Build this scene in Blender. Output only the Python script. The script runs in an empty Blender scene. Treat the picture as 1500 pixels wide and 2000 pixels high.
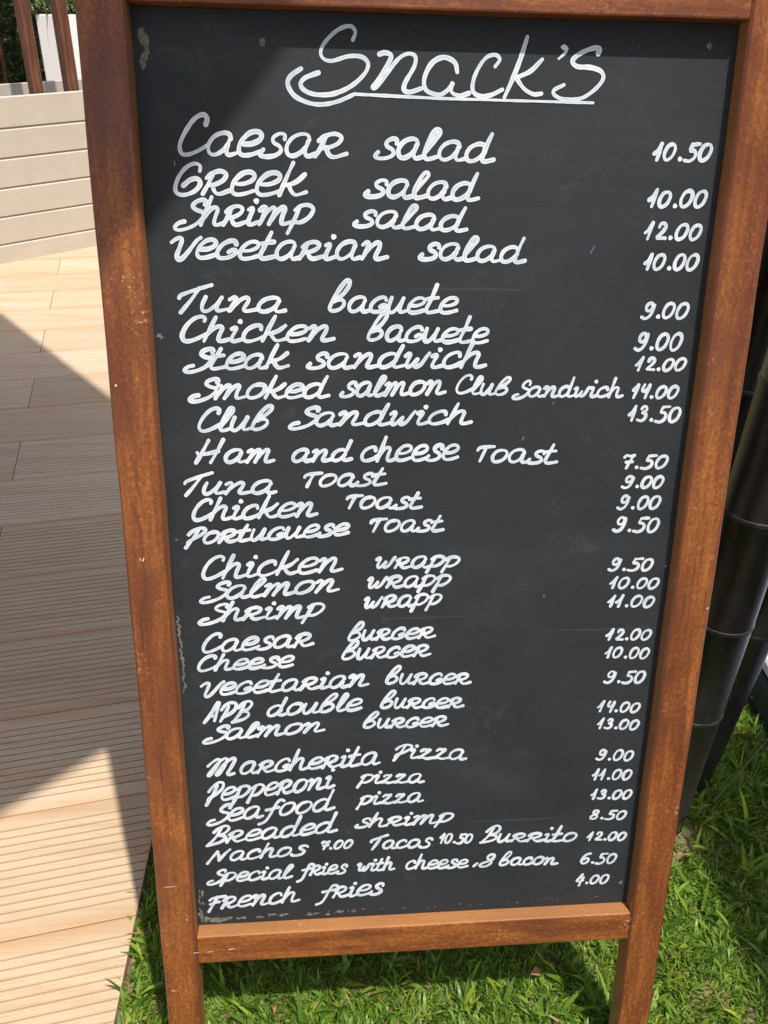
import bpy, math, random
import numpy as np
from mathutils import Vector, Matrix

random.seed(7)
rng = np.random.default_rng(11)

# ------------------------------------------------------------------ camera
scene = bpy.context.scene
COL = scene.collection
CAM = Vector((-0.13640235, -0.67294328, 1.51402005))
RIGHT = Vector((0.996651019, -0.078227888, 0.023814775))
DOWN = Vector((-0.022268205, -0.539867568, -0.841455368))
FWD = Vector((0.078682101, 0.838107037, -0.539801557))
FPX = 1700.0
cam_data = bpy.data.cameras.new('camera')
cam = bpy.data.objects.new('camera', cam_data)
COL.objects.link(cam)
cam_data.sensor_fit = 'HORIZONTAL'
cam_data.sensor_width = 36.0
cam_data.lens = 36.0 * FPX / 1500.0
cam_data.clip_start = 0.05
cam_data.clip_end = 600
cm = Matrix.Identity(4)
for i in range(3):
    cm[i][0] = RIGHT[i]; cm[i][1] = -DOWN[i]; cm[i][2] = -FWD[i]; cm[i][3] = CAM[i]
cam.matrix_world = cm
scene.camera = cam

# ------------------------------------------------------------------ light
SUN = Vector((-0.189357, 0.325359, -0.926437)).normalized()      # direction the light travels
sun_data = bpy.data.lights.new('sun', 'SUN')
sun_data.energy = 4.3
sun_data.angle = math.radians(0.9)
sun_data.color = (1.0, 0.955, 0.88)
sun = bpy.data.objects.new('sun', sun_data)
COL.objects.link(sun)
sun.rotation_euler = SUN.to_track_quat('-Z', 'Y').to_euler()
world = bpy.data.worlds.new('World')
scene.world = world
world.use_nodes = True
wn = world.node_tree
bg = wn.nodes['Background']
sky = wn.nodes.new('ShaderNodeTexSky')
sky.sky_type = 'NISHITA'
sky.sun_disc = False
to_sun = -SUN
sky.sun_elevation = math.asin(to_sun.z)
sky.sun_rotation = math.atan2(to_sun.x, to_sun.y)
sky.air_density = 1.0
sky.dust_density = 3.0
sky.ozone_density = 1.0
wn.links.new(sky.outputs[0], bg.inputs[0])
bg.inputs[1].default_value = 0.135
scene.view_settings.view_transform = 'Standard'
scene.view_settings.look = 'None'
scene.view_settings.exposure = 0.28
scene.view_settings.gamma = 1.0
scene.view_settings.use_curve_mapping = False
scene.cycles.max_bounces = 8

# ------------------------------------------------------------------ helpers
def link(o, parent=None):
    COL.objects.link(o)
    if parent is not None:
        o.parent = parent
    return o

def tag(o, label=None, cat=None, group=None, kind=None):
    if label: o['label'] = label
    if cat: o['category'] = cat
    if group: o['group'] = group
    if kind: o['kind'] = kind
    return o

def empty(name, loc=(0, 0, 0), parent=None):
    o = bpy.data.objects.new(name, None)
    o.location = loc
    o.empty_display_size = 0.1
    return link(o, parent)

def mesh_obj(name, verts, faces, mat, parent=None, smooth=False, uvs=None, loc=None):
    me = bpy.data.meshes.new(name)
    me.from_pydata(verts, [], faces)
    if uvs is not None:
        uvl = me.uv_layers.new(name='UVMap')
        li = np.zeros(len(me.loops), dtype=np.int32)
        me.loops.foreach_get('vertex_index', li)
        uvl.data.foreach_set('uv', np.asarray(uvs, dtype=np.float32)[li].ravel())
    if smooth:
        me.polygons.foreach_set('use_smooth', [True] * len(me.polygons))
    me.materials.append(mat)
    me.update()
    o = bpy.data.objects.new(name, me)
    if loc is not None:
        o.location = loc
    return link(o, parent)

class MB:
    def __init__(self):
        self.v = []; self.f = []
    def quadbox(self, pts):
        """eight corners: bottom ring 0-3 then top ring 4-7"""
        n = len(self.v)
        self.v += [tuple(p) for p in pts]
        for f in ((0, 3, 2, 1), (4, 5, 6, 7), (0, 1, 5, 4), (1, 2, 6, 5), (2, 3, 7, 6), (3, 0, 4, 7)):
            self.f.append(tuple(n + i for i in f))
    def box(self, a, b):
        (x0, y0, z0), (x1, y1, z1) = a, b
        self.quadbox([(x0, y0, z0), (x1, y0, z0), (x1, y1, z0), (x0, y1, z0),
                      (x0, y0, z1), (x1, y0, z1), (x1, y1, z1), (x0, y1, z1)])
    def build(self, name, mat, parent=None, bevel=0, smooth=False, seg=2):
        o = mesh_obj(name, self.v, self.f, mat, parent, smooth)
        if bevel:
            m = o.modifiers.new('bevel', 'BEVEL'); m.width = bevel; m.segments = seg; m.limit_method = 'ANGLE'
        return o

def tube(mb, pts, radii, n=12):
    base = len(mb.v)
    pts = [Vector(p) for p in pts]
    for i, p in enumerate(pts):
        d = (pts[min(i + 1, len(pts) - 1)] - pts[max(i - 1, 0)]).normalized()
        a = d.orthogonal().normalized() if abs(d.z) < 0.9 else Vector((1, 0, 0)) - d * d.x
        a.normalize(); b = d.cross(a)
        for k in range(n):
            t = 2 * math.pi * k / n
            mb.v.append(tuple(p + (a * math.cos(t) + b * math.sin(t)) * radii[i]))
    for i in range(len(pts) - 1):
        for k in range(n):
            k2 = (k + 1) % n
            mb.f.append((base + i * n + k, base + i * n + k2, base + (i + 1) * n + k2, base + (i + 1) * n + k))
    mb.f.append(tuple(base + k for k in range(n))[::-1])
    mb.f.append(tuple(base + (len(pts) - 1) * n + k for k in range(n)))

# ------------------------------------------------------------------ materials
class N:
    """small wrapper to write node trees quickly"""
    def __init__(self, name):
        self.m = bpy.data.materials.new(name)
        self.m.use_nodes = True
        self.t = self.m.node_tree
        self.b = self.t.nodes['Principled BSDF']
        self.out = self.t.nodes['Material Output']
    def new(self, t, **kw):
        n = self.t.nodes.new(t)
        for k, v in kw.items(): setattr(n, k, v)
        return n
    def link(self, a, b): self.t.links.new(a, b)
    def coord(self, which='Object', rot=0, scale=(1, 1, 1)):
        if which == 'World':
            g = self.new('ShaderNodeNewGeometry').outputs['Position']
        else:
            g = self.new('ShaderNodeTexCoord').outputs[which]
        mp = self.new('ShaderNodeMapping')
        mp.inputs['Rotation'].default_value = (0, 0, rot)
        mp.inputs['Scale'].default_value = scale
        self.link(g, mp.inputs[0])
        return mp.outputs[0]
    def noise(self, vec, scale, detail=4, rough=0.55, dist=0.0):
        n = self.new('ShaderNodeTexNoise')
        self.link(vec, n.inputs['Vector'])
        n.inputs['Scale'].default_value = scale
        n.inputs['Detail'].default_value = detail
        n.inputs['Roughness'].default_value = rough
        n.inputs['Distortion'].default_value = dist
        return n.outputs['Fac']
    def ramp(self, fac, stops):
        r = self.new('ShaderNodeValToRGB')
        e = r.color_ramp.elements
        while len(e) < len(stops): e.new(0.5)
        for i, (p, c) in enumerate(stops):
            e[i].position = p
            if not hasattr(c, '__len__'): c = (c, c, c)
            e[i].color = (*c, 1)
        self.link(fac, r.inputs[0])
        return r.outputs[0]
    def mix(self, fac, a, b, mode='MIX'):
        n = self.new('ShaderNodeMix', data_type='RGBA', blend_type=mode)
        for s, v in ((n.inputs[0], fac), (n.inputs[6], a), (n.inputs[7], b)):
            if isinstance(v, bpy.types.NodeSocket): self.link(v, s)
            elif hasattr(v, '__len__'): s.default_value = (*v, 1)
            else: s.default_value = v
        return n.outputs[2]
    def math(self, op, a, b=0.0):
        n = self.new('ShaderNodeMath', operation=op)
        for s, v in ((n.inputs[0], a), (n.inputs[1], b)):
            if isinstance(v, bpy.types.NodeSocket): self.link(v, s)
            else: s.default_value = v
        return n.outputs[0]
    def bump(self, h, strength=0.3, dist=0.001, normal=None):
        n = self.new('ShaderNodeBump')
        n.inputs['Strength'].default_value = strength
        n.inputs['Distance'].default_value = dist
        self.link(h, n.inputs['Height'])
        if normal is not None: self.link(normal, n.inputs['Normal'])
        return n.outputs[0]
    def done(self, color=None, rough=None, normal=None, spec=None):
        for s, v in (('Base Color', color), ('Roughness', rough), ('Normal', normal), ('Specular IOR Level', spec)):
            if v is None: continue
            if isinstance(v, bpy.types.NodeSocket): self.link(v, self.b.inputs[s])
            elif hasattr(v, '__len__'): self.b.inputs[s].default_value = (*v, 1)
            else: self.b.inputs[s].default_value = v
        return self.m

def stained_wood(name, along, pale=False):
    n = N(name)
    sc = [1, 1, 1]; sc[along] = 0.06
    v = n.coord('Object', 0, tuple(sc))
    vi = n.coord('Object')
    part = lambda k: n.coord('Object', 0, tuple(k if i == along else 1 for i in range(3)))
    grain = n.noise(v, 300, 5, 0.65, 0.4)
    streak = n.noise(v, 60, 4, 0.6, 0.8)
    flame = n.noise(part(0.12), 42, 5, 0.6, 1.0)
    mott = n.noise(part(0.6), 270, 3, 0.75, 0.6)
    c = n.ramp(streak, [(0.28, (0.12, 0.031, 0.010)), (0.44, (0.215, 0.063, 0.014)), (0.60, (0.295, 0.098, 0.020)), (0.8, (0.36, 0.142, 0.036))])
    c = n.mix(n.ramp(grain, [(0.35, 0.45), (0.6, 0.0)]), c, (0.14, 0.040, 0.012))
    c = n.mix(n.ramp(flame, [(0.36, 0.8), (0.50, 0.0)]), c, (0.13, 0.034, 0.013))
    c = n.mix(n.ramp(mott, [(0.36, 0.7), (0.48, 0.0)]), c, (0.12, 0.036, 0.010))
    c = n.mix(n.ramp(mott, [(0.54, 0.0), (0.70, 0.42)]), c, (0.50, 0.22, 0.065))
    blot = n.noise(part(0.5), 9.5, 5, 0.6, 0.4)
    c = n.mix(n.ramp(blot, [(0.40, 0.62), (0.53, 0.0)]), c, (0.105, 0.032, 0.016))
    crack = n.noise(n.coord('Object', 0, tuple(0.02 if i == along else 1 for i in range(3))), 210, 2, 0.4)
    cz = n.noise(vi, 9, 2, 0.5)
    c = n.mix(n.math('MULTIPLY', n.ramp(crack, [(0.64, 0.0), (0.70, 0.7)]), n.ramp(cz, [(0.5, 0.0), (0.6, 1.0)])), c, (0.06, 0.018, 0.010))
    spots = n.noise(vi, 95, 2, 0.5)
    c = n.mix(n.ramp(spots, [(0.69, 0.0), (0.75, 0.75)]), c, (0.07, 0.022, 0.015))
    worn = n.noise(vi, 190, 3, 0.6)
    wz = n.noise(vi, 11, 2, 0.5)
    c = n.mix(n.math('MULTIPLY', n.ramp(worn, [(0.56, 0.0), (0.66, 0.8)]), n.ramp(wz, [(0.62, 0.0), (0.70, 1.0)])), c, (0.66, 0.36, 0.15))
    if along == 1:
        # the stain has collected in a darker line along both edges
        sx = n.new('ShaderNodeSeparateXYZ'); n.link(vi, sx.inputs[0])
        d = n.math('ABSOLUTE', n.math('SUBTRACT', n.math('ABSOLUTE', sx.outputs[0]), 0.3505))
        d = n.math('ADD', d, n.math('MULTIPLY', n.noise(v, 40, 3, 0.6), 0.006))
        c = n.mix(n.ramp(n.math('MULTIPLY', d, 20.0), [(0.47, 0.0), (0.54, 0.6)]), c, (0.12, 0.032, 0.018))
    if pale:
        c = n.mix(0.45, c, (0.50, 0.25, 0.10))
    rel = n.math('ADD', n.math('MULTIPLY', grain, 0.6), n.math('MULTIPLY', mott, 0.4))
    r = n.ramp(blot, [(0.3, 0.26), (0.7, 0.5)])
    return n.done(c, r, n.bump(rel, 0.35, 0.0008), 0.45)

M_WOOD_Y = stained_wood('stained_wood_upright', 1)
M_WOOD_X = stained_wood('stained_wood_rail', 0)
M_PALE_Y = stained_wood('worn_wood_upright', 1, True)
M_PALE_X = stained_wood('sunlit_tone_rail', 0, True)

def m_panel():
    n = N('blackboard_paint')
    v = n.coord('Object')
    big = n.noise(v, 5, 4, 0.6, 0.5)
    sm = n.noise(n.coord('Object', 0, (0.25, 1, 1)), 300, 4, 0.7)
    c = n.ramp(big, [(0.3, (0.0170, 0.0200, 0.0228)), (0.7, (0.0225, 0.0262, 0.0295))])
    c = n.mix(n.ramp(sm, [(0.35, 0.35), (0.6, 0.0)]), c, (0.0135, 0.0155, 0.0175))
    wipe = n.noise(n.coord('Object', 0.5, (0.5, 1.6, 1)), 3.2, 5, 0.7, 1.5)
    c = n.mix(n.ramp(wipe, [(0.50, 0.0), (0.72, 0.09)]), c, (0.11, 0.12, 0.13))
    dust = n.noise(v, 17, 6, 0.75, 1.0)
    c = n.mix(n.ramp(dust, [(0.58, 0.0), (0.78, 0.16)]), c, (0.17, 0.17, 0.17))
    scr = n.noise(n.coord('Object', 0.03, (0.02, 1.0, 1)), 130, 2, 0.4)
    c = n.mix(n.ramp(scr, [(0.742, 0.0), (0.757, 0.07)]), c, (0.22, 0.22, 0.23))
    speck = n.noise(v, 260, 2, 0.5)
    c = n.mix(n.ramp(speck, [(0.795, 0.0), (0.82, 0.6)]), c, (0.38, 0.37, 0.34))
    bumpn = n.bump(sm, 0.25, 0.0005)
    return n.done(c, n.ramp(big, [(0.3, 0.58), (0.7, 0.72)]), bumpn, 0.32)
M_PANEL = m_panel()

def m_chalk():
    n = N('white_paint_marker')
    uv = n.new('ShaderNodeUVMap'); sep = n.new('ShaderNodeSeparateXYZ')
    n.link(uv.outputs[0], sep.inputs[0])
    e = n.math('ABSOLUTE', n.math('SUBTRACT', sep.outputs[0], 0.5))
    streak = n.noise(n.coord('Object'), 90, 3, 0.6)
    wide = n.noise(n.coord('Object'), 34, 2, 0.5)
    edge = n.ramp(n.math('ADD', e, n.math('MULTIPLY', n.math('SUBTRACT', wide, 0.5), 0.9)), [(0.10, 0.0), (0.46, 1.0)])
    thin = n.ramp(n.noise(n.coord('Object'), 55, 3, 0.6, 0.6), [(0.38, 0.55), (0.56, 0.0)])
    ctr = n.mix(thin, (0.53, 0.60, 0.665), (0.34, 0.41, 0.49))
    c = n.mix(edge, ctr, (0.70, 0.73, 0.75))
    c = n.mix(n.ramp(streak, [(0.35, 0.35), (0.58, 0.0)]), c, (0.42, 0.48, 0.56))
    return n.done(c, 0.5, n.bump(streak, 0.2, 0.0003), 0.3)
M_CHALK = m_chalk()

def simple(name, c1, c2, scale=20, rough=0.6, bump=0.2, bd=0.002, coord='Object', spec=0.4, detail=5):
    n = N(name)
    f = n.noise(n.coord(coord), scale, detail, 0.6)
    return n.done(n.ramp(f, [(0.3, c1), (0.7, c2)]), rough, n.bump(f, bump, bd), spec)

M_CHIP = simple('bare_fibreboard', (0.075, 0.07, 0.058), (0.22, 0.20, 0.16), 300, 0.9, 0.5, 0.001)
M_SCRATCH = simple('pale_scratch', (0.45, 0.38, 0.32), (0.7, 0.62, 0.55), 300, 0.8)
M_PANELBACK = simple('dark_panel_back', (0.02, 0.018, 0.016), (0.035, 0.03, 0.028), 40, 0.7)
M_METAL = simple('dull_brass', (0.25, 0.2, 0.1), (0.35, 0.28, 0.15), 60, 0.4)
M_METAL.node_tree.nodes['Principled BSDF'].inputs['Metallic'].default_value = 0.9

TH = math.radians(9.3)
def m_deck():
    n = N('deck_hardwood')
    vw = n.coord('World', -TH, (0.05, 1, 1))
    # Mapping rotates the point by -TH so x runs along the planks
    info = n.new('ShaderNodeObjectInfo')
    off = n.new('ShaderNodeVectorMath', operation='ADD')
    comb = n.new('ShaderNodeCombineXYZ')
    n.link(n.math('MULTIPLY', info.outputs['Random'], 40.0), comb.inputs[0])
    n.link(n.math('MULTIPLY', info.outputs['Random'], 17.0), comb.inputs[1])
    n.link(vw, off.inputs[0]); n.link(comb.outputs[0], off.inputs[1])
    v = off.outputs[0]
    g = n.noise(v, 75, 5, 0.65, 0.3)
    g2 = n.noise(v, 18, 4, 0.6, 1.0)
    c = n.ramp(g2, [(0.3, (0.52, 0.385, 0.25)), (0.5, (0.575, 0.45, 0.315)), (0.75, (0.60, 0.485, 0.35))])
    c = n.mix(n.ramp(g, [(0.33, 0.4), (0.50, 0.0)]), c, (0.44, 0.285, 0.17))
    strip = n.new('ShaderNodeAttribute', attribute_name='smooth_strip').outputs['Fac']
    c = n.mix(n.math('MULTIPLY', strip, n.ramp(g2, [(0.35, 0.75), (0.75, 0.25)])), c, (0.50, 0.30, 0.15))
    tint = n.ramp(info.outputs['Random'], [(0.0, (0.86, 0.83, 0.79)), (1.0, (1.0, 1.0, 1.0))])
    c = n.mix(1.0, c, tint, 'MULTIPLY')
    dirt = n.noise(n.coord('World'), 30, 5, 0.7)
    c = n.mix(n.ramp(dirt, [(0.6, 0.0), (0.8, 0.25)]), c, (0.30, 0.24, 0.18))
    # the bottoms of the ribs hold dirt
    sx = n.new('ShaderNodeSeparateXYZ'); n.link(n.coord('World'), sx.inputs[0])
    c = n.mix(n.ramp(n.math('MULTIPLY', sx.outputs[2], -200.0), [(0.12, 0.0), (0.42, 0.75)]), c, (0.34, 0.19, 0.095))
    return n.done(c, 0.62, n.bump(g, 0.3, 0.0006), 0.35)
M_DECK = m_deck()
M_JOIST = simple('deck_underside', (0.03, 0.022, 0.016), (0.06, 0.045, 0.03), 20, 0.9)
M_SOIL = simple('lawn_soil', (0.085, 0.065, 0.03), (0.26, 0.20, 0.11), 60, 0.95, 0.8, 0.01, 'World')
M_GROUND = simple('sandy_ground', (0.22, 0.19, 0.14), (0.32, 0.28, 0.21), 3, 0.95, 0.3, 0.01, 'World')

def m_paintedboard():
    n = N('cream_painted_board')
    v = n.coord('Object', 0, (0.1, 1, 1))
    g = n.noise(v, 60, 4, 0.6)
    k = n.noise(n.coord('Object'), 7, 4, 0.65)
    c = n.ramp(k, [(0.3, (0.50, 0.435, 0.35)), (0.7, (0.56, 0.49, 0.40))])
    c = n.mix(n.ramp(g, [(0.3, 0.25), (0.5, 0.0)]), c, (0.50, 0.44, 0.36))
    knot = n.noise(n.coord('Object'), 26, 2, 0.4)
    c = n.mix(n.ramp(knot, [(0.73, 0.0), (0.8, 0.35)]), c, (0.40, 0.33, 0.25))
    return n.done(c, 0.55, n.bump(g, 0.25, 0.001), 0.4)
M_CREAM = m_paintedboard()

def m_post():
    n = N('brown_post_wood')
    g = n.noise(n.coord('Object', 0, (1, 1, 0.08)), 60, 5, 0.6, 0.5)
    c = n.ramp(g, [(0.3, (0.07, 0.022, 0.012)), (0.55, (0.15, 0.055, 0.03)), (0.75, (0.22, 0.095, 0.055))])
    return n.done(c, 0.5, n.bump(g, 0.3, 0.001), 0.4)
M_POST = m_post()
M_WHITEWALL = simple('white_render', (0.80, 0.765, 0.715), (0.84, 0.81, 0.77), 25, 0.85, 0.3, 0.003)
M_PSOIL = simple('planter_soil', (0.03, 0.022, 0.015), (0.08, 0.06, 0.04), 50, 0.95, 0.8, 0.02)

def m_bamboo():
    n = N('black_bamboo')
    v = n.coord('World', 0, (1, 1, 0.1))
    g = n.noise(v, 45, 4, 0.6)
    c = n.ramp(g, [(0.3, (0.004, 0.0035, 0.003)), (0.6, (0.008, 0.007, 0.006)), (0.8, (0.014, 0.0095, 0.008))])
    film = n.noise(n.coord('World'), 14, 5, 0.7)
    c = n.mix(n.ramp(film, [(0.45, 0.0), (0.75, 0.14)]), c, (0.055, 0.052, 0.048))
    # dust and grass clippings stick to the lowest part
    sp = n.noise(n.coord('World'), 260, 2, 0.5)
    cl = n.noise(n.coord('World'), 40, 3, 0.6)
    sx = n.new('ShaderNodeSeparateXYZ'); n.link(n.coord('World'), sx.inputs[0])
    low = n.ramp(sx.outputs[2], [(0.0, 1.0), (0.22, 0.75), (0.5, 0.0)])
    f = n.math('MULTIPLY', n.ramp(sp, [(0.66, 0.0), (0.70, 1.0)]), n.math('MULTIPLY', low, n.ramp(cl, [(0.4, 0.0), (0.6, 1.0)])))
    c = n.mix(f, c, (0.28, 0.26, 0.20))
    c = n.mix(n.math('MULTIPLY', low, 0.22), c, (0.09, 0.085, 0.07))
    r = n.ramp(g, [(0.3, 0.25), (0.7, 0.45)])
    return n.done(c, r, n.bump(g, 0.2, 0.001), 0.5)
M_BAMBOO = m_bamboo()
M_RING = simple('bamboo_node_ridge', (0.006, 0.0055, 0.005), (0.05, 0.046, 0.038), 60, 0.5)

def leafy(name, attr=None, cols=None, trans=0.35, rough=0.5):
    n = N(name)
    if attr:
        a = n.new('ShaderNodeAttribute', attribute_name=attr)
        c = a.outputs['Color']
    else:
        c = cols
    n.done(c, rough, None, 0.4)
    tr = n.new('ShaderNodeBsdfTranslucent')
    mixs = n.new('ShaderNodeMixShader'); mixs.inputs[0].default_value = trans
    if attr:
        tcol = n.mix(1.0, c, (1.0, 1.12, 0.55), 'MULTIPLY'); n.link(tcol, tr.inputs[0])
    else:
        tr.inputs[0].default_value = (*c, 1)
    n.link(n.b.outputs[0], mixs.inputs[1]); n.link(tr.outputs[0], mixs.inputs[2])
    n.link(mixs.outputs[0], n.out.inputs[0])
    return n.m
M_GRASS = leafy('grass_blade', 'tint', None, 0.45, 0.36)
M_LEAF = leafy('leaf', 'tint', None, 0.25, 0.4)

def blades(name, P, L, Wd, az, lean, curl, tint, mat, parent=None, z_tip=None):
    """many bent, tapered blades as one mesh: P root points, L length, Wd width, az heading, lean start angle, curl extra angle"""
    n = len(P)
    ts = np.array([0.0, 0.38, 0.72, 1.0])
    wf = np.array([0.8, 1.0, 0.72, 0.0])
    hd = np.stack([np.cos(az), np.sin(az)], 1)
    sd = np.stack([-np.sin(az), np.cos(az)], 1)
    V = np.zeros((n, 7, 3))
    pos = P.copy()
    prev = 0.0
    vi = 0
    for i, t in enumerate(ts):
        if i:
            ang = lean + curl * (t + prev) / 2
            dl = L * (t - prev)
            pos = pos + np.stack([hd[:, 0] * np.sin(ang) * dl, hd[:, 1] * np.sin(ang) * dl, np.cos(ang) * dl], 1)
        if i < 3:
            off = np.zeros((n, 3)); off[:, :2] = sd * (Wd * wf[i] / 2)[:, None]
            V[:, vi] = pos - off; V[:, vi + 1] = pos + off; vi += 2
        else:
            V[:, 6] = pos
        prev = t
    V[:, :, 2] = np.maximum(V[:, :, 2], P[:, 2:3] + 0.001)
    loops = np.array([0, 1, 3, 2, 2, 3, 5, 4, 4, 5, 6])
    idx = (np.arange(n)[:, None] * 7 + loops[None]).ravel()
    starts = (np.arange(n)[:, None] * 11 + np.array([0, 4, 8])[None]).ravel()
    me = bpy.data.meshes.new(name)
    me.vertices.add(n * 7); me.vertices.foreach_set('co', V.astype(np.float32).ravel())
    me.loops.add(len(idx)); me.loops.foreach_set('vertex_index', idx.astype(np.int32))
    me.polygons.add(len(starts)); me.polygons.foreach_set('loop_start', starts.astype(np.int32))
    me.polygons.foreach_set('use_smooth', np.ones(len(starts), dtype=bool))
    me.update(calc_edges=True)
    at = me.attributes.new('tint', 'FLOAT_COLOR', 'POINT')
    col = np.ones((n, 7, 4), dtype=np.float32)
    col[:, :, :3] = tint[:, None, :]
    at.data.foreach_set('color', col.ravel())
    me.materials.append(mat)
    o = bpy.data.objects.new(name, me)
    return link(o, parent)

# ------------------------------------------------------------------ setting: ground, deck, lawn
def sheet(name, pts, z, mat):
    return mesh_obj(name, [(x, y, z) for x, y in pts], [tuple(range(len(pts)))], mat)

tag(sheet('ground', [(-150, -150), (150, -150), (150, 150), (-150, 150)], -0.075, M_GROUND), kind='structure')
def edge_x(y):                       # the cut edge of the deck beside the lawn
    return -0.4945 + 0.03 * y
tag(sheet('soil', [(edge_x(-3), -3), (4.5, -3), (4.5, 6), (edge_x(6), 6)], -0.022, M_SOIL), kind='structure')

PITCH = 0.2826
C_, S_ = math.cos(TH), math.sin(TH)
def uv2w(u, v):
    return (u * C_ - v * S_, u * S_ + v * C_)
def right_u(v):
    # u where the plank meets the cut edge x = edge_x(y)
    # u*C - v*S = a + b*(u*S + v*C)
    a, b = -0.4945, 0.03
    return (a + v * S_ + b * v * C_) / (C_ - b * S_)

def plank_profile():
    w = PITCH - 0.0014
    pts = [(0.0, -0.0022), (0.0010, -0.0005), (0.0024, 0.0)]
    x0 = 0.0365; per = (w - 2 * x0) / 11.0
    x = x0
    for i in range(12):
        # a deep groove, then shallow scores until the next
        pts += [(x - 0.0020, 0.0), (x - 0.0011, -0.0026), (x + 0.0011, -0.0026), (x + 0.0020, 0.0)]
        if i < 11:
            for k in (1, 2):
                xc = x + per * k / 3.0
                pts += [(xc - 0.0012, 0.0), (xc, -0.0009), (xc + 0.0012, 0.0)]
        x += per
    pts += [(w - 0.0024, 0.0), (w - 0.0010, -0.0005), (w, -0.0022)]
    return pts
PROF = plank_profile()

deck_pts = [(-6.5, -3), (edge_x(-3) - 0.01, -3), (edge_x(6.0) - 0.01, 6.0), (-6.5, 6.0)]
deck = sheet('deck', deck_pts, -0.045, M_JOIST)
tag(deck, kind='structure')
v0 = 0.389
for k in range(-9, 21):
    vb = v0 + k * PITCH + 0.0007
    rb, rt = right_u(vb), right_u(vb + PITCH)
    cuts = []
    if k % 2 == 0:
        cuts = [-0.82, -0.82 - 2.4, -0.82 - 4.8]
    else:
        cuts = [-0.82 - 1.2, -0.82 - 3.6]
    ends = [None] + cuts + [-6.6]
    for i in range(len(ends) - 1):
        ua, ub = ends[i + 1], ends[i]          # ua left end, ub right end
        if ub is not None and (ub - 0.0 < ua + 0.05): continue
        if ub is None and min(rb, rt) < ua + 0.02: continue
        verts = []
        dz = random.uniform(-0.0006, 0.0006)
        npf = len(PROF)
        for end in (0, 1):
            for (a, h) in PROF:
                v = vb + a
                if end == 0: u = ua + 0.0015
                elif ub is None: u = right_u(v)
                else: u = ub - 0.0010
                x, y = uv2w(u, v)
                verts.append((x, y, h + dz))
        for end in (0, 1):
            for a in (PROF[-1][0], PROF[0][0]):
                v = vb + a
                if end == 0: u = ua + 0.0015
                elif ub is None: u = right_u(v)
                else: u = ub - 0.0010
                x, y = uv2w(u, v)
                verts.append((x, y, -0.03))
        faces = [(j, npf + j, npf + j + 1, j + 1) for j in range(npf - 1)]
        e0, e1 = 2 * npf, 2 * npf + 2
        faces.append((npf - 1, 2 * npf - 1, e1, e0))
        faces.append((0, e0 + 1, e1 + 1, npf))
        faces.append(tuple(range(npf)) + (e0, e0 + 1))
        faces.append(tuple(range(2 * npf - 1, npf - 1, -1)) + (e1 + 1, e1))
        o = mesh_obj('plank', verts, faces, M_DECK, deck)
        at = o.data.attributes.new('smooth_strip', 'FLOAT', 'POINT')
        wide = PITCH - 0.0022
        fl = [1.0 if (a < 0.0335 or a > wide - 0.0335) else 0.0 for a, hh in PROF]
        at.data.foreach_set('value', fl + fl + [1.0] * 4)

def hash_noise(x, y, s, seed):
    xs, ys = x * s + seed * 13.7, y * s - seed * 7.1
    return (np.sin(xs * 1.7 + np.sin(ys * 1.3 + 1.1) * 1.9) + np.sin(ys * 2.1 + np.sin(xs * 1.1) * 2.3) + np.sin((xs + ys) * 1.3 + 2.0)) / 6 + 0.5

def make_grass(name, n, x0, x1, y0, y1, lmin, lmax, wmin, wmax, bare=True):
    X = rng.uniform(x0, x1, n); Y = rng.uniform(y0, y1, n)
    keep = X > edge_x(Y) + 0.006
    if bare:
        thin = hash_noise(X, Y, 9.0, 2)
        near_edge = np.exp(-((X - edge_x(Y)) / 0.035) ** 2) * (Y < 0.30)
        footb = np.exp(-(((X - 0.60) / 0.06) ** 2 + ((Y - 0.41) / 0.07) ** 2))
        keep &= rng.uniform(0, 1, n) > 0.25 * (thin > 0.62) + 0.30 * near_edge + 0.75 * footb
    X, Y = X[keep], Y[keep]; n = len(X)
    P = np.stack([X, Y, np.full(n, -0.0215)], 1)
    clump = hash_noise(X, Y, 34.0, 5)
    L = rng.uniform(lmin, lmax, n) * (0.7 + 0.6 * clump)
    Wd = rng.uniform(wmin, wmax, n)
    az = hash_noise(X, Y, 26.0, 9) * 9.0 + rng.normal(0, 1.1, n)
    lean = np.abs(rng.normal(0.35, 0.32, n))
    curl = rng.uniform(0.3, 1.5, n)
    tall = rng.uniform(0, 1, n) < 0.05
    L[tall] *= 1.5; lean[tall] *= 0.6
    g = rng.uniform(0, 1, n)[:, None]
    ca = np.array([0.050, 0.135, 0.010]); cb = np.array([0.300, 0.450, 0.060])
    tint = ca * (1 - g) + cb * g
    yel = (rng.uniform(0, 1, n) < 0.08)
    tint[yel] = tint[yel] * np.array([1.7, 1.2, 1.0]) + np.array([0.05, 0.03, 0.0])
    dry = (rng.uniform(0, 1, n) < 0.07)
    tint[dry] = np.array([0.46, 0.36, 0.17]) * rng.uniform(0.6, 1.15, dry.sum())[:, None]
    lean[dry] = rng.uniform(1.0, 1.45, dry.sum()); curl[dry] = rng.uniform(0, 0.3, dry.sum()); Wd[dry] *= 0.6
    return blades(name, P, L, Wd, az, lean, curl, tint, M_GRASS)

g1 = make_grass('lawn_grass', 190000, -0.50, 1.35, -0.30, 1.25, 0.013, 0.036, 0.0017, 0.0037)
tag(g1, 'short green lawn grass under and around the menu board', 'grass', kind='stuff')
g2 = make_grass('lawn_grass', 50000, -0.50, 4.4, -0.3, 5.9, 0.035, 0.065, 0.006, 0.010, False)
# drop the far copy where the near one already grows
tag(g2, 'lawn grass spreading behind the menu board and the bamboo poles', 'grass', kind='stuff')

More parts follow.
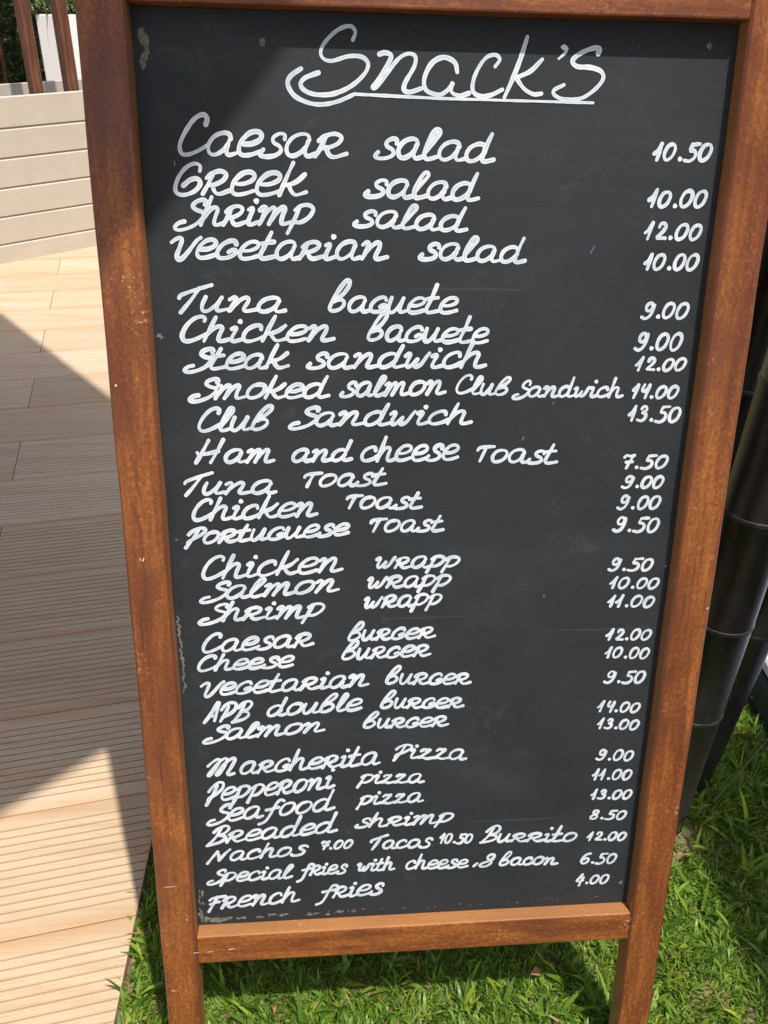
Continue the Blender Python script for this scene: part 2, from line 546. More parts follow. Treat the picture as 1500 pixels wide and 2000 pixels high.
# a few long stray blades (runners) near the bamboo poles
def strand(pts, w, mat, name, parent=None, tint=(0.10, 0.20, 0.04)):
    V = []; F = []
    for i, p in enumerate(pts):
        p = Vector(p); d = Vector(pts[min(i + 1, len(pts) - 1)]) - Vector(pts[max(i - 1, 0)])
        s = Vector((-d.y, d.x, 0)).normalized() * w * (1 - 0.8 * i / (len(pts) - 1)) / 2
        V += [tuple(p - s), tuple(p + s)]
    for i in range(len(pts) - 1):
        F.append((2 * i, 2 * i + 1, 2 * i + 3, 2 * i + 2))
    o = mesh_obj(name, V, F, mat, parent)
    at = o.data.attributes.new('tint', 'FLOAT_COLOR', 'POINT')
    at.data.foreach_set('color', [c for _ in V for c in (*tint, 1)])
    return o
st = strand([(0.60, 0.49, 0.02), (0.66, 0.44, 0.05), (0.73, 0.36, 0.055), (0.79, 0.27, 0.05), (0.83, 0.19, 0.03)], 0.004, M_GRASS, 'grass_runner', None, (0.14, 0.20, 0.06))
tag(st, 'long thin grass runner arching over the shaded lawn beside the bamboo poles', 'grass runner')
st = strand([(0.70, 0.50, 0.0), (0.78, 0.55, 0.05), (0.87, 0.62, 0.07), (0.93, 0.68, 0.06)], 0.005, M_GRASS, 'grass_runner', None, (0.16, 0.18, 0.07))
tag(st, 'second grass stalk leaning away from the bamboo poles toward the daybed', 'grass runner')

M_DRYLEAF = simple('dry_leaf', (0.30, 0.13, 0.05), (0.50, 0.27, 0.12), 80, 0.7)
def fallen_leaf(x, y, z, L, w, rz, label):
    V = []; F = []
    for i in range(6):
        t = i / 5; ww = w * math.sin(math.pi * min(max(t * 0.9 + 0.06, 0), 1)) / 2
        h = 0.006 * math.sin(t * 5)
        for s, dz in ((-1, 0.004), (0, 0), (1, 0.004)):
            V.append((L * (t - 0.5), s * ww, h + dz * abs(s)))
    for i in range(5):
        for j in range(2):
            a = i * 3 + j; F.append((a, a + 1, a + 4, a + 3))
    o = mesh_obj('fallen_leaf', V, F, M_DRYLEAF, None, True, loc=(x, y, z))
    o.rotation_euler = (0.3, 0.2, rz)
    tag(o, label, 'leaf', 'dry leaves fallen on the lawn')
fallen_leaf(0.232, 0.150, 0.016, 0.026, 0.016, 0.4, 'orange brown dry leaf on grass under the right end of the board')
fallen_leaf(-0.227, 0.118, 0.014, 0.018, 0.010, 1.9, 'tiny dry leaf on grass near the left leg of the board')

# ------------------------------------------------------------------ menu board
SW, SH = 0.65, 1.19631          # clear opening
WL, WR = 0.0501, 0.0518         # stiles
HR = 0.0492                     # bottom rail
LEG = 0.2625
DEP = 0.0245                    # depth of the recess
TK = 0.034                      # frame thickness
sign = empty('menu_board')
sm = Matrix.Identity(4)
rows = ((0.99997431, 0.00697212, 0.00166678), (0.0, 0.23251137, -0.97259368), (-0.00716858, 0.97256869, 0.23250540))
for i in range(3):
    for j in range(3): sm[i][j] = rows[i][j]
sign.matrix_world = sm
tag(sign, 'brown wooden framed A-board with a handwritten Snack\'s menu on black, standing on the lawn', 'menu board')
Y0 = HR + LEG                    # local height of the opening's lower edge (feet at 0)
Y1 = Y0 + SH
TOP = 0.062
h = SW / 2

def stile(x0, x1, y0, y1, zf=0.0):
    m = MB()
    ys = [y0 + (y1 - y0) * i / 24 for i in range(25)]
    # eased edges: eight-sided section, very slightly uneven along its length
    e = 0.0026
    for i, y in enumerate(ys):
        jx = 0.0005 * math.sin(i * 1.7 + x0 * 30); jz = 0.0004 * math.sin(i * 2.3 + x1 * 11)
        sec = [(x0 + e, zf), (x1 - e, zf), (x1, zf - e), (x1, zf - TK + e), (x1 - e, zf - TK), (x0 + e, zf - TK), (x0, zf - TK + e), (x0, zf - e)]
        m.v += [(x + jx, y, z + jz) for x, z in sec]
    for i in range(24):
        for k in range(8):
            k2 = (k + 1) % 8
            m.f.append((i * 8 + k, i * 8 + k2, (i + 1) * 8 + k2, (i + 1) * 8 + k))
    m.f.append(tuple(range(8))[::-1]); m.f.append(tuple(24 * 8 + k for k in range(8)))
    o = m.build('stile', M_WOOD_Y, sign)
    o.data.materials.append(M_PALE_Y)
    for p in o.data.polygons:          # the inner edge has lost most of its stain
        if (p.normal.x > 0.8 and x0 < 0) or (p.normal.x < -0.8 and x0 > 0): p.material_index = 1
    return o
stile(-h - WL, -h, -0.018, Y1 + TOP)
stile(h, h + WR, -0.018, Y1 + TOP)
m = MB(); m.box((-h + 0.0006, Y0 - HR, -TK + 0.0012), (h - 0.0006, Y0, -0.0012)); br = m.build('bottom_rail', M_WOOD_X, sign, 0.0024)
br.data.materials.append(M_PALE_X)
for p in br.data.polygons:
    if p.normal.y > 0.8: p.material_index = 1  # top face coloured paler for the strong sun it catches
m = MB(); m.box((-h + 0.0006, Y1, -TK + 0.0012), (h - 0.0006, Y1 + TOP - 0.001, -0.0010)); m.build('top_rail', M_WOOD_X, sign, 0.0024)
# black board in its rebate
m = MB(); m.box((-h - 0.002 + 0.0026, Y0 + 0.0006, -DEP - 0.006), (h - 0.0006, Y1 - 0.0006, -DEP))
board = m.build('blackboard', M_PANEL, sign)

# rear frame of the A-board, hinged at the top
def rot_back(p):                 # rotate about the top back edge so that the rear leg leans the other way
    a = math.radians(2 * 13.445)
    y, z = p[1] - (Y1 + TOP), p[2] + TK
    return (p[0], Y1 + TOP + y * math.cos(a) - z * math.sin(a), -TK - 0.002 + y * math.sin(a) + z * math.cos(a) - 0.0)
def rear(a, b, name, mat):
    m = MB(); m.box(a, b); m.v = [rot_back(p) for p in m.v]; return m.build(name, mat, sign, 0.002)
# y is measured down from the hinge; z runs backwards
zt = -TK - 0.034
rear((-h - WL + 0.01, -0.018, zt), (-h + 0.01, Y1 + TOP - 0.03, -TK), 'rear_stile', M_WOOD_Y)
rear((h - 0.01, -0.018, zt), (h + WR - 0.01, Y1 + TOP - 0.03, -TK), 'rear_stile', M_WOOD_Y)
rear((-h + 0.0106, Y0 - HR, zt + 0.001), (h - 0.0106, Y0, -TK - 0.001), 'rear_rail', M_WOOD_X)
rear((-h + 0.0106, Y1, zt + 0.001), (h - 0.0106, Y1 + TOP - 0.032, -TK - 0.001), 'rear_rail', M_WOOD_X)
rear((-h + 0.0106, Y0 + 0.001, zt + 0.012), (h - 0.0106, Y1 - 0.001, zt + 0.018), 'rear_board', M_PANELBACK)
for x in (-0.22, 0.22):
    m = MB(); m.box((x - 0.03, Y1 + TOP - 0.0005, -TK - 0.025), (x + 0.03, Y1 + TOP + 0.0012, -0.008)); m.build('hinge', M_METAL, sign, 0.0004)

# ---- writing on the board --------------------------------------------------
SMI = sign.matrix_world.inverted()
CL = SMI @ CAM
RL = SMI.to_3x3()
def bp(px, py, z=-DEP):
    """point of the board (board coordinates, metres) that was measured at photo pixel px, py"""
    d = RIGHT * ((px - 750.0) / FPX) + DOWN * ((py - 1000.0) / FPX) + FWD
    d = RL @ d
    k = (z - CL.z) / d.z
    return (CL.x + k * d.x, CL.y + k * d.y)

def catmull(pts, step=None, sub=7):
    if len(pts) < 3:
        (x0, y0), (x1, y1) = pts
        return [(x0 + (x1 - x0) * i / 6, y0 + (y1 - y0) * i / 6) for i in range(7)]
    P = [tuple(2 * a - b for a, b in zip(pts[0], pts[1]))] + list(pts) + [tuple(2 * a - b for a, b in zip(pts[-1], pts[-2]))]
    out = []
    for i in range(1, len(P) - 2):
        p0, p1, p2, p3 = P[i - 1:i + 3]
        for s in range(sub):
            t = s / sub
            out.append(tuple(0.5 * ((2 * p1[k]) + (-p0[k] + p2[k]) * t + (2 * p0[k] - 5 * p1[k] + 4 * p2[k] - p3[k]) * t * t + (-p0[k] + 3 * p1[k] - 3 * p2[k] + p3[k]) * t ** 3) for k in (0, 1)))
    out.append(pts[-1])
    return out

class Ink:
    cnt = 0
    def __init__(self):
        self.v = []; self.f = []; self.uv = []
    def stroke(self, pts, w, dot=False, taper=0.0):
        """pts in board metres"""
        Ink.cnt += 1
        z0 = -DEP + 0.00018 + (Ink.cnt % 14) * 0.000035
        if dot:
            x, y = pts[0]; b = len(self.v)
            self.v.append((x, y, z0)); self.uv.append((0.9, 0))
            for k in range(14):
                t = 2 * math.pi * k / 14; r = w * 0.56 * (1 + 0.08 * math.sin(3 * t + x * 900))
                self.v.append((x + r * math.cos(t), y + r * math.sin(t), z0)); self.uv.append((1, 0))
            for k in range(14): self.f.append((b, b + 1 + k, b + 1 + (k + 1) % 14))
            return
        # resample
        P = np.array(pts); seg = np.hypot(*(P[1:] - P[:-1]).T); cum = np.concatenate([[0], np.cumsum(seg)])
        Ltot = cum[-1]; n = max(4, int(Ltot / 0.0013))
        s = np.linspace(0, Ltot, n)
        X = np.interp(s, cum, P[:, 0]); Y = np.interp(s, cum, P[:, 1])
        T = np.stack([np.gradient(X), np.gradient(Y)], 1); T /= np.maximum(np.hypot(T[:, 0], T[:, 1]), 1e-9)[:, None]
        ph = random.uniform(0, 6.28)
        hw = w * random.uniform(0.85, 1.0) / 2 * (1 + 0.05 * np.sin(s * 210 + ph) + 0.04 * np.sin(s * 530 + 2 * ph))
        press = 1.0 + 0.13 * np.sin(s / max(Ltot, 1e-6) * 5 + ph) + 0.07 * np.sin(s * 95 + 3 * ph) - taper * (s / Ltot)
        hw = hw * press
        b = len(self.v)
        # start cap
        def cap(i, sgn):
            c = len(self.v); x, y = X[i], Y[i]; t = T[i] * sgn; nn = np.array([-t[1], t[0]])
            self.v.append((x, y, z0 + 2e-6)); self.uv.append((0.62, s[i]))
            for k in range(9):
                a = -math.pi / 2 + math.pi * k / 8
                d = t * math.cos(a) + nn * math.sin(a)
                self.v.append((x + d[0] * hw[i], y + d[1] * hw[i], z0 + 2e-6)); self.uv.append((1.0, s[i]))
            for k in range(8): self.f.append((c, c + 1 + k, c + 2 + k))
        for i in range(n):
            nx, ny = -T[i, 1] * hw[i], T[i, 0] * hw[i]
            zz = z0 + 0.00002 * i / n
            self.v += [(X[i] + nx, Y[i] + ny, zz), (X[i], Y[i], zz), (X[i] - nx, Y[i] - ny, zz)]
            self.uv += [(0, s[i]), (0.5, s[i]), (1, s[i])]
        for i in range(n - 1):
            a = b + 3 * i
            self.f += [(a + 1, a, a + 3, a + 4), (a + 2, a + 1, a + 4, a + 5)]
        cap(0, -1); cap(n - 1, 1)
    def build(self, name, label=None):
        o = mesh_obj(name, self.v, self.f, M_CHALK, board, False, self.uv)
        # make every face look out of the board
        if label: o['label'] = label
        return o

D = 'dot'
# unit letters: x height 1, baseline 0; each entry is advance, strokes
G = {
 'a': (1.22, [[(.86,.74),(.76,.95),(.50,1.0),(.20,.83),(.05,.46),(.14,.10),(.38,0),(.64,.18),(.80,.46)], [(.82,.66),(.79,.22),(.92,.0),(1.22,.10)]]),
 'b': (1.05, [[(.34,.84),(.60,1.08),(.80,1.45),(.76,1.68),(.56,1.66),(.32,1.28),(.10,.62),(.06,.16),(.28,0),(.62,.14),(.78,.44),(.66,.70),(.40,.74),(.22,.62)]]),
 'c': (1.0, [[(.76,.74),(.70,.96),(.46,.98),(.16,.76),(.04,.38),(.16,.05),(.42,0),(.74,.14),(.94,.30)]]),
 'd': (1.28, [[(.84,.70),(.72,.92),(.46,.96),(.16,.76),(.04,.40),(.14,.06),(.38,0),(.64,.18),(.84,.52)], [(.98,1.66),(.88,1.0),(.80,.40),(.80,.10),(.96,.0),(1.32,.12)]]),
 'e': (1.0, [[(.22,.46),(.52,.48),(.80,.64),(.84,.86),(.64,1.0),(.34,.92),(.10,.58),(.08,.20),(.26,.0),(.58,.02),(.94,.16)]]),
 'f': (.98, [[(1.06,1.30),(.90,1.42),(.70,1.26),(.56,.70),(.42,.0),(.24,-.48),(-.08,-.66)], [(.14,.60),(.84,.76)]]),
 'G': (1.05, [[(.82,.82),(.72,1.0),(.46,.99),(.18,.76),(.04,.38),(.14,.04),(.42,-.02),(.72,.08),(.90,.30),(.86,.46),(.70,.46),(.56,.34)]]),
 'h': (1.10, [[(.22,1.70),(.12,.9),(.0,.0)], [(.06,.44),(.28,.84),(.52,.98),(.66,.84),(.62,.42),(.64,.06),(.82,0),(1.12,.12)]]),
 'i': (.62, [[(.02,.82),(.16,.94),(.24,.84),(.16,.44),(.14,.08),(.30,0),(.62,.14)], [D,(.30,1.38)]]),
 'k': (1.02, [[(.26,1.70),(.14,.9),(.0,.0)], [(.84,.98),(.60,.66),(.30,.48),(.10,.46)], [(.28,.48),(.46,.16),(.68,.0),(1.06,.14)]]),
 'l': (.66, [[(.05,.30),(.30,.84),(.50,1.36),(.46,1.60),(.30,1.58),(.16,1.10),(.05,.40),(.14,.04),(.34,0),(.70,.16)]]),
 'm': (1.62, [[(.0,.80),(.14,.96),(.26,.88),(.20,.46),(.10,.0)], [(.12,.06),(.32,.62),(.54,.94),(.68,.90),(.66,.54),(.56,.0)], [(.58,.06),(.78,.62),(1.0,.94),(1.16,.88),(1.12,.42),(1.14,.05),(1.30,.0),(1.62,.12)]]),
 'n': (1.24, [[(.0,.80),(.14,.96),(.26,.88),(.22,.46),(.12,.0)], [(.14,.06),(.34,.60),(.58,.92),(.76,.90),(.78,.60),(.70,.14),(.84,.0),(1.24,.12)]]),
 'o': (1.06, [[(.54,1.0),(.24,.88),(.06,.46),(.16,.06),(.42,.0),(.74,.20),(.90,.60),(.80,.92),(.54,1.0),(.48,.98)]]),
 'x': (.92, [[(.92,.96),(.78,1.14),(.50,1.08),(.42,.82),(.62,.64),(.80,.42),(.68,.10),(.34,-.02),(.02,.04),(.0,.18)]]),
 'p': (1.04, [[(.24,.90),(.10,.2),(-.06,-.46)], [(.04,.74),(.26,.96),(.62,1.0),(.88,.78),(.78,.40),(.46,.12),(.14,.12)]]),
 'R': (1.12, [[(.24,.86),(.14,.40),(.02,.0)], [(.02,.70),(.18,.90),(.52,1.02),(.80,.88),(.74,.62),(.48,.44),(.20,.38)], [(.34,.40),(.48,.12),(.70,.0),(1.12,.16)]]),
 'r': (1.12, [[(.24,.86),(.14,.40),(.02,.0)], [(.02,.70),(.18,.90),(.52,1.02),(.80,.88),(.74,.62),(.48,.44),(.20,.38)], [(.34,.40),(.48,.12),(.70,.0),(1.12,.16)]]),
 's': (.92, [[(.80,.76),(.76,.96),(.54,1.0),(.34,.82),(.40,.60),(.66,.44),(.76,.22),(.56,.02),(.20,-.04),(-.04,.06),(.06,.28)]]),
 't': (.78, [[(.34,1.56),(.20,.8),(.08,.24),(.16,.02),(.36,.0),(.78,.12)], [(-.06,.84),(.24,.92),(.56,.96)]]),
 'u': (1.08, [[(.06,.94),(.02,.40),(.12,.02),(.34,.02),(.58,.42),(.72,.92)], [(.72,.92),(.64,.34),(.72,.02),(1.08,.12)]]),
 'w': (1.34, [[(.0,.78),(.14,.98),(.24,.86),(.16,.30),(.24,.0),(.44,.14),(.64,.54)], [(.64,.54),(.58,.14),(.68,.0),(.90,.22),(1.06,.72),(1.16,.94),(1.34,.90)]]),
 'W': (1.34, [[(.0,.78),(.14,.98),(.24,.86),(.16,.30),(.24,.0),(.44,.14),(.64,.54)], [(.64,.54),(.58,.14),(.68,.0),(.90,.22),(1.06,.72),(1.16,.98)]]),
 'z': (1.06, [[(.10,.80),(.26,.98),(.46,.92),(.66,.98),(.44,.56),(.06,.06)], [(.06,.06),(.34,.10),(.62,.0),(1.06,.14)]]),
 'g': (1.2, [[(.86,1.10),(.82,1.42),(.56,1.56),(.24,1.24),(.04,.66),(.08,.14),(.40,-.04),(.82,.12),(1.0,.46),(.84,.72),(.56,.66),(.34,.40)]]),
 'A': (1.06, [[(.0,-.06),(.34,.66),(.62,1.44),(.74,1.50),(.74,.9),(.72,.06)], [(.28,.44),(.74,.50)]]),
 'B': (1.15, [[(.52,1.40),(.36,.7),(.0,-.12)], [(.12,1.12),(.36,1.42),(.78,1.56),(1.02,1.34),(.84,1.0),(.48,.80)], [(.52,.80),(.84,.72),(.98,.42),(.72,.12),(.32,-.04),(-.06,-.14)]]),
 'U': (1.1, [[(.34,.84),(.62,.98),(.86,1.24),(.84,1.46),(.60,1.48),(.36,1.16),(.12,.56),(.08,.14),(.30,.0),(.66,.12),(.86,.42),(.74,.70),(.46,.78),(.26,.70)]]),
 'C': (1.10, [[(.84,1.30),(.84,1.52),(.64,1.66),(.34,1.48),(.10,.96),(.03,.40),(.18,.04),(.44,.0),(.78,.18),(1.08,.44)]]),
 'F': (1.0, [[(.44,1.24),(.30,.5),(.12,-.22)], [(-.04,.92),(.08,1.12),(.34,1.22),(1.02,1.26)], [(.08,.52),(.40,.64),(.68,.70)]]),
 'H': (1.66, [[(.44,1.62),(.28,.8),(.10,.0)], [(1.26,1.66),(1.10,.8),(.92,.0)], [(.0,.78),(.14,.60),(.5,.66),(1.16,.86)]]),
 'M': (2.1, [[(-.06,.95),(.12,1.24),(.42,1.52),(.60,1.44),(.56,1.0),(.36,.30),(.20,.02),(.10,.10),(.22,.50),(.52,1.16),(.86,1.54),(1.06,1.44),(1.02,.96),(.86,.28),(.72,.02),(.62,.12),(.74,.54),(1.06,1.22),(1.40,1.52),(1.56,1.36),(1.48,.8),(1.34,.2),(1.44,.0),(1.74,.10)]]),
 'N': (1.46, [[(.0,-.20),(.22,.5),(.44,1.14)], [(.44,1.14),(.60,.70),(.74,.04)], [(.74,.04),(1.0,.8),(1.26,1.34)]]),
 'P': (1.0, [[(.48,1.24),(.34,.6),(.02,-.30)], [(-.04,.84),(.12,1.14),(.50,1.44),(.88,1.38),(.94,1.04),(.64,.66),(.16,.30),(.06,.10)]]),
 'Q': (1.05, [[(.46,1.24),(.32,.6),(.12,-.0)], [(.0,.98),(.18,1.30),(.50,1.48),(.90,1.40),(.96,1.02),(.62,.58),(.20,.34)]]),
 'S': (1.05, [[(1.0,1.16),(1.02,1.40),(.82,1.50),(.54,1.34),(.44,1.04),(.66,.84),(.98,.70),(1.04,.44),(.78,.06),(.36,-.18),(-.02,-.24),(-.20,-.10),(-.04,.14),(.20,.22)]]),
 'T': (.98, [[(.62,1.46),(.46,.8),(.18,-.08)], [(-.08,.86),(-.06,1.02),(.16,1.18),(.6,1.42),(1.10,1.66)]]),
 'K': (.98, [[(.50,1.16),(.40,.6),(.30,.0)], [(.0,.82),(.04,.98),(.26,1.10),(.6,1.16),(.96,1.20)]]),
 'V': (1.02, [[(-.26,.92),(-.12,1.10),(.06,1.22),(.20,1.10),(.18,.60),(.14,.14),(.26,-.10),(.44,.0),(.66,.44),(.88,1.0),(1.06,1.24)]]),
 '0': (1.05, [[(.56,1.0),(.26,.88),(.04,.46),(.10,.08),(.34,.0),(.68,.22),(.86,.66),(.76,.94),(.56,1.0)]]),
 '1': (.70, [[(-.02,.40),(.22,.60),(.46,1.02)], [(.48,1.06),(.36,.5),(.24,.0)]]),
 'I': (.70, [[(.06,.62),(.28,.86),(.44,1.04)], [(.46,1.06),(.34,.5),(.20,.0)]]),
 '2': (1.0, [[(.30,.76),(.40,.98),(.66,1.0),(.80,.80),(.62,.46),(.22,.08),(.44,.06),(.88,.04)]]),
 '3': (1.0, [[(.30,.84),(.44,1.0),(.70,.98),(.74,.76),(.44,.56)], [(.46,.56),(.72,.48),(.70,.18),(.40,.0),(.02,.06)]]),
 '4': (.96, [[(.60,1.12),(.34,.72),(.06,.34),(.40,.28),(.80,.40)], [(.76,.74),(.56,.3),(.42,-.20)]]),
 'Y': (.92, [[(.36,1.06),(.24,.76),(.26,.56),(.48,.54),(.72,.76)], [(.84,1.04),(.70,.5),(.58,-.02)]]),
 '5': (1.06, [[(1.04,1.04),(.76,1.02),(.46,.98)], [(.46,.98),(.34,.62),(.62,.62),(.80,.42),(.70,.14),(.36,-.04),(-.02,.0)]]),
 '6': (.98, [[(.86,1.0),(.58,.94),(.26,.66),(.08,.28),(.22,.02),(.52,.02),(.78,.24),(.76,.48),(.50,.52),(.24,.36)]]),
 '7': (.92, [[(.10,.84),(.26,1.0),(.54,.93),(.86,1.0)], [(.86,1.0),(.60,.56),(.40,.0)], [(.30,.46),(.54,.49),(.80,.50)]]),
 '8': (1.0, [[(.60,.56),(.34,.66),(.32,.88),(.56,1.02),(.80,.92),(.74,.68),(.46,.50),(.14,.30),(.10,.06),(.36,-.02),(.68,.10),(.72,.36),(.56,.54)]]),
 '9': (.98, [[(.74,.76),(.64,.98),(.38,.98),(.20,.74),(.28,.50),(.56,.52),(.76,.78),(.84,.98),(.76,.50),(.54,.12),(.22,-.04),(-.06,.06)]]),
 '.': (.66, [[D,(.26,.08)]]),
 ',': (.5, [[(.18,.12),(.10,-.16)]]),
 '&': (1.3, [[(1.06,1.02),(1.16,1.30),(.98,1.50),(.72,1.36),(.70,1.04),(.98,.76),(1.06,.40),(.80,.04),(.42,-.02),(.24,.18),(.50,.48),(.80,.66),(1.16,.92)]]),
}

def word(ink, text, x0, y0, x1, y1, xh, w=0.0052, slant=0.20, jit=0.02, asc=0.78):
    """one handwritten word: x0..x1 its extent, y0/y1 its baseline at both ends, xh the x height (photo measurements)"""
    strokes = []; pen = 0.0
    for ch in text:
        adv, ss = G[ch]
        sx = 1 + random.uniform(-0.05, 0.05); sy = 1 + random.uniform(-0.05, 0.05); dy = random.uniform(-jit, jit)
        for s in ss:
            dot = s[0] == D
            pts = s[1:] if dot else s
            pts = [(x, y if y <= 1.02 else 1.02 + (y - 1.02) * asc) for x, y in pts]
            strokes.append((dot, [(pen + x * sx + slant * (y * sy), y * sy + dy) for x, y in pts]))
        pen += adv * sx + (0.04 if ch.isdigit() else -0.02)
    xs = [p[0] for d, st in strokes for p in st]
    mn, mx = min(xs), max(xs)
    off = 4.6 if text[-1].isdigit() else (7.2 if xh > 34 else 5.6)
    m = 4.0     # half stroke in photo pixels
    for dot, st in strokes:
        q = []
        for x, y in st:
            t = (x - mn) / (mx - mn)
            px = x0 + m + t * (x1 - x0 - 2 * m)
            py = y0 + t * (y1 - y0) - y * (xh - off) - off / 2
            q.append((px, py))
        if dot:
            ink.stroke([bp(*q[0])], w * 1.12, True)
        else:
            c = catmull(q)
            ink.stroke([bp(*p) for p in c], w)

# the title, drawn stroke by stroke
ink = Ink()
TITLE = [
 [(689,78),(694,62),(684,51),(662,57),(640,76),(627,97),(630,113),(648,119),(680,110),(706,111),(719,124),(712,144),(686,168),(652,183),(620,185),(597,178),(587,165),(596,152),(622,142)],
 [(588,134),(568,148),(562,164),(574,186),(600,200),(628,204),(660,198),(692,184)],
 [(741,106),(752,103),(764,109),(756,128),(737,157),(727,170),(734,171),(750,152),(776,117),(796,105),(811,110),(809,130),(792,160),(789,175),(800,180),(822,173)],
 [(893,141),(888,122),(867,112),(844,123),(829,152),(832,176),(856,185),(872,178),(884,164)],
 [(883,163),(882,180),(898,187),(916,182)],
 [(967,130),(976,116),(966,107),(947,115),(928,146),(923,176),(937,188),(958,186),(981,175)],
 [(1030,72),(1017,113),(1002,152),(985,190)],
 [(1059,116),(1036,139),(1008,152)],
 [(1008,152),(1023,173),(1041,184),(1057,183)],
 [(1168,105),(1171,96),(1160,94),(1136,103),(1118,118),(1127,130),(1153,132),(1174,140),(1177,156),(1158,178),(1132,193),(1101,194),(1083,186),(1082,176),(1101,166)],
 [(1098,92),(1107,94),(1103,104),(1091,115)],
]
for i, s in enumerate(TITLE):
    ink.stroke([bp(*p) for p in catmull(s)], 0.0047 if i not in (10,) else 0.0032, False)
ink.stroke([bp(*p) for p in ((694, 184), (850, 192), (1000, 196.5), (1158, 201))], 0.0034)
ink.stroke([bp(1101, 92.5)], 0.0050, True)
ink.build('title_lettering', "white title Snack's with a double swoosh and underline")

LINES = [
 ([('Caesar',347,304,681,311,52), ('salad',728,311,968,319,44)], ('10.50',1274,315,1393,316,35)),
 ([('gReek',339,382,602,384,49), ('salad',709,386,938,395,40)], ('10.00',1264,406,1383,407,35)),
 ([('ShRimp',337,444,616,441,43), ('salad',687,444,915,455,37)], ('12.00',1256,469,1373,470,34)),
 ([('VeGetaRian',331,507,760,510,41), ('salad',815,508,1029,516,37)], ('10.00',1256,528,1367,529,33)),
 ([('Tuna',346,611,561,612,36), ('baGuete',640,611,897,615,36)], ('9.00',1249,623,1348,624,34)),
 ([('Chicken',352,670,656,669,37), ('baGuete',715,667,957,672,33)], ('9.00',1236,685,1335,686,36)),
 ([('Steak',356,724,567,722,35), ('sandWich',596,722,952,720,35)], ('12.00',1238,725,1343,726,28)),
 ([('Smoked',366,781,646,778,32), ('salmon',661,777,873,771,31), ('Club',888,770,1000,775,26), ('Sandwich',997,777,1219,778,25)], ('IY.00',1233,779,1328,780,28)),
 ([('Club',385,845,535,840,31), ('SandWich',561,834,924,830,31)], ('13.50',1225,823,1332,826,33)),
 ([('Ham',379,906,539,904,30), ('and',569,904,690,901,28), ('cheese',703,903,899,900,33), ('Koast',929,903,1091,908,30)], ('7.50',1216,916,1307,917,29)),
 ([('Tuna',357,968,543,965,29), ('Koast',591,953,758,949,28)], ('9.00',1211,954,1299,955,27)),
 ([('Chicken',374,1019,623,1009,31), ('Koast',674,995,827,995,27)], ('9.00',1202,995,1293,996,29)),
 ([('PoRtuGuese',359,1066,685,1046,27), ('Koast',721,1041,869,1039,26)], ('9.50',1194,1038,1290,1042,30)),
 ([('Chicken',393,1134,672,1117,33), ('WRapp',732,1112,901,1110,26)], ('9.50',1185,1115,1278,1117,28)),
 ([('Salmon',387,1175,665,1156,28), ('WRapp',716,1151,884,1147,26)], ('10.00',1188,1150,1290,1152,25)),
 ([('ShRimp',385,1217,637,1206,29), ('WRapp',709,1190,866,1183,26)], ('11.00',1184,1186,1281,1188,25)),
 ([('CaesaR',393,1277,615,1263,28), ('UuRGeR',677,1254,853,1247,25)], ('12.00',1181,1251,1275,1252,24)),
 ([('Cheese',384,1313,577,1304,25), ('UuRGeR',665,1290,844,1283,25)], ('10.00',1179,1286,1271,1288,24)),
 ([('VeGetaRian',389,1362,723,1341,27), ('buRGeR',751,1338,922,1338,25)], ('9.50',1176,1335,1263,1336,26)),
 ([('AQB',395,1413,496,1408,28), ('double',520,1401,710,1388,26), ('buRGeR',741,1385,908,1384,24)], ('1Y.00',1164,1391,1253,1393,23)),
 ([('Salmon',393,1450,637,1430,24), ('buRGeR',707,1424,879,1420,23)], ('13.00',1164,1424,1251,1427,23)),
 ([('MaRGheRita',402,1519,745,1494,27), ('Pizza',765,1482,914,1486,24)], ('9.00',1161,1485,1240,1488,24)),
 ([('PeppeRoni',399,1569,656,1540,28), ('pizza',694,1533,831,1530,22)], ('11.00',1154,1524,1237,1525,24)),
 ([('Seafood',401,1610,656,1583,27), ('pizza',693,1575,830,1567,22)], ('13.00',1151,1562,1237,1562,22)),
 ([('BReaded',400,1652,661,1626,25), ('shRimp',690,1619,889,1608,22)], ('8.50',1149,1601,1226,1602,21)),
 ([('Nachox',401,1686,605,1671,22), ('7.00',626,1661,692,1658,20), ('Tacox',721,1660,848,1657,21), ('I0.50',857,1649,926,1648,22), ('BuRRito',934,1646,1129,1645,21)], ('12.00',1143,1643,1226,1643,20)),
 ([('Special',401,1727,575,1716,22), ('fRies',577,1713,681,1707,22), ('with',696,1703,774,1701,20), ('cheese',790,1700,917,1696,21), (',',921,1692,936,1690,20), ('&',932,1695,970,1694,21), ('bacon',972,1692,1092,1690,19)], ('6.50',1131,1688,1207,1688,23)),
 ([('FRench',404,1779,588,1762,25), ('fRies',614,1757,752,1748,25)], ('4.00',1122,1728,1192,1727,21)),
]
SAY = {'K': 'T', 'W': 'w', 'I': '1', 'Y': '4', 'U': 'b', 'Q': 'P', 'R': 'r', 'G': 'g', 'g': 'G', 'x': 's'}
ASC = {'Caesar': 1.12, 'baGuete': 1.25, 'Tuna': 0.95, 'Ham': 1.0, 'MaRGheRita': 0.95, 'PeppeRoni': 1.1, 'Sandwich': 1.1, 'Seafood': 0.9, 'BReaded': 1.15,
       'BuRRito': 1.5, 'Tacox': 0.9, 'AQB': 1.1, 'UuRGeR': 1.3, 'buRGeR': 0.95, 'bacon': 1.2, 'cheese': 0.9, 'double': 0.85, 'Club': 0.9, 'VeGetaRian': 0.8,
       'fRies': 0.5, 'with': 0.8, 'and': 0.95, 'Chicken': 0.72, 'salad': 0.72, 'gReek': 0.66, '&': 1.0, 'CaesaR': 0.8, 'Nachox': 0.7, 'shRimp': 0.8}
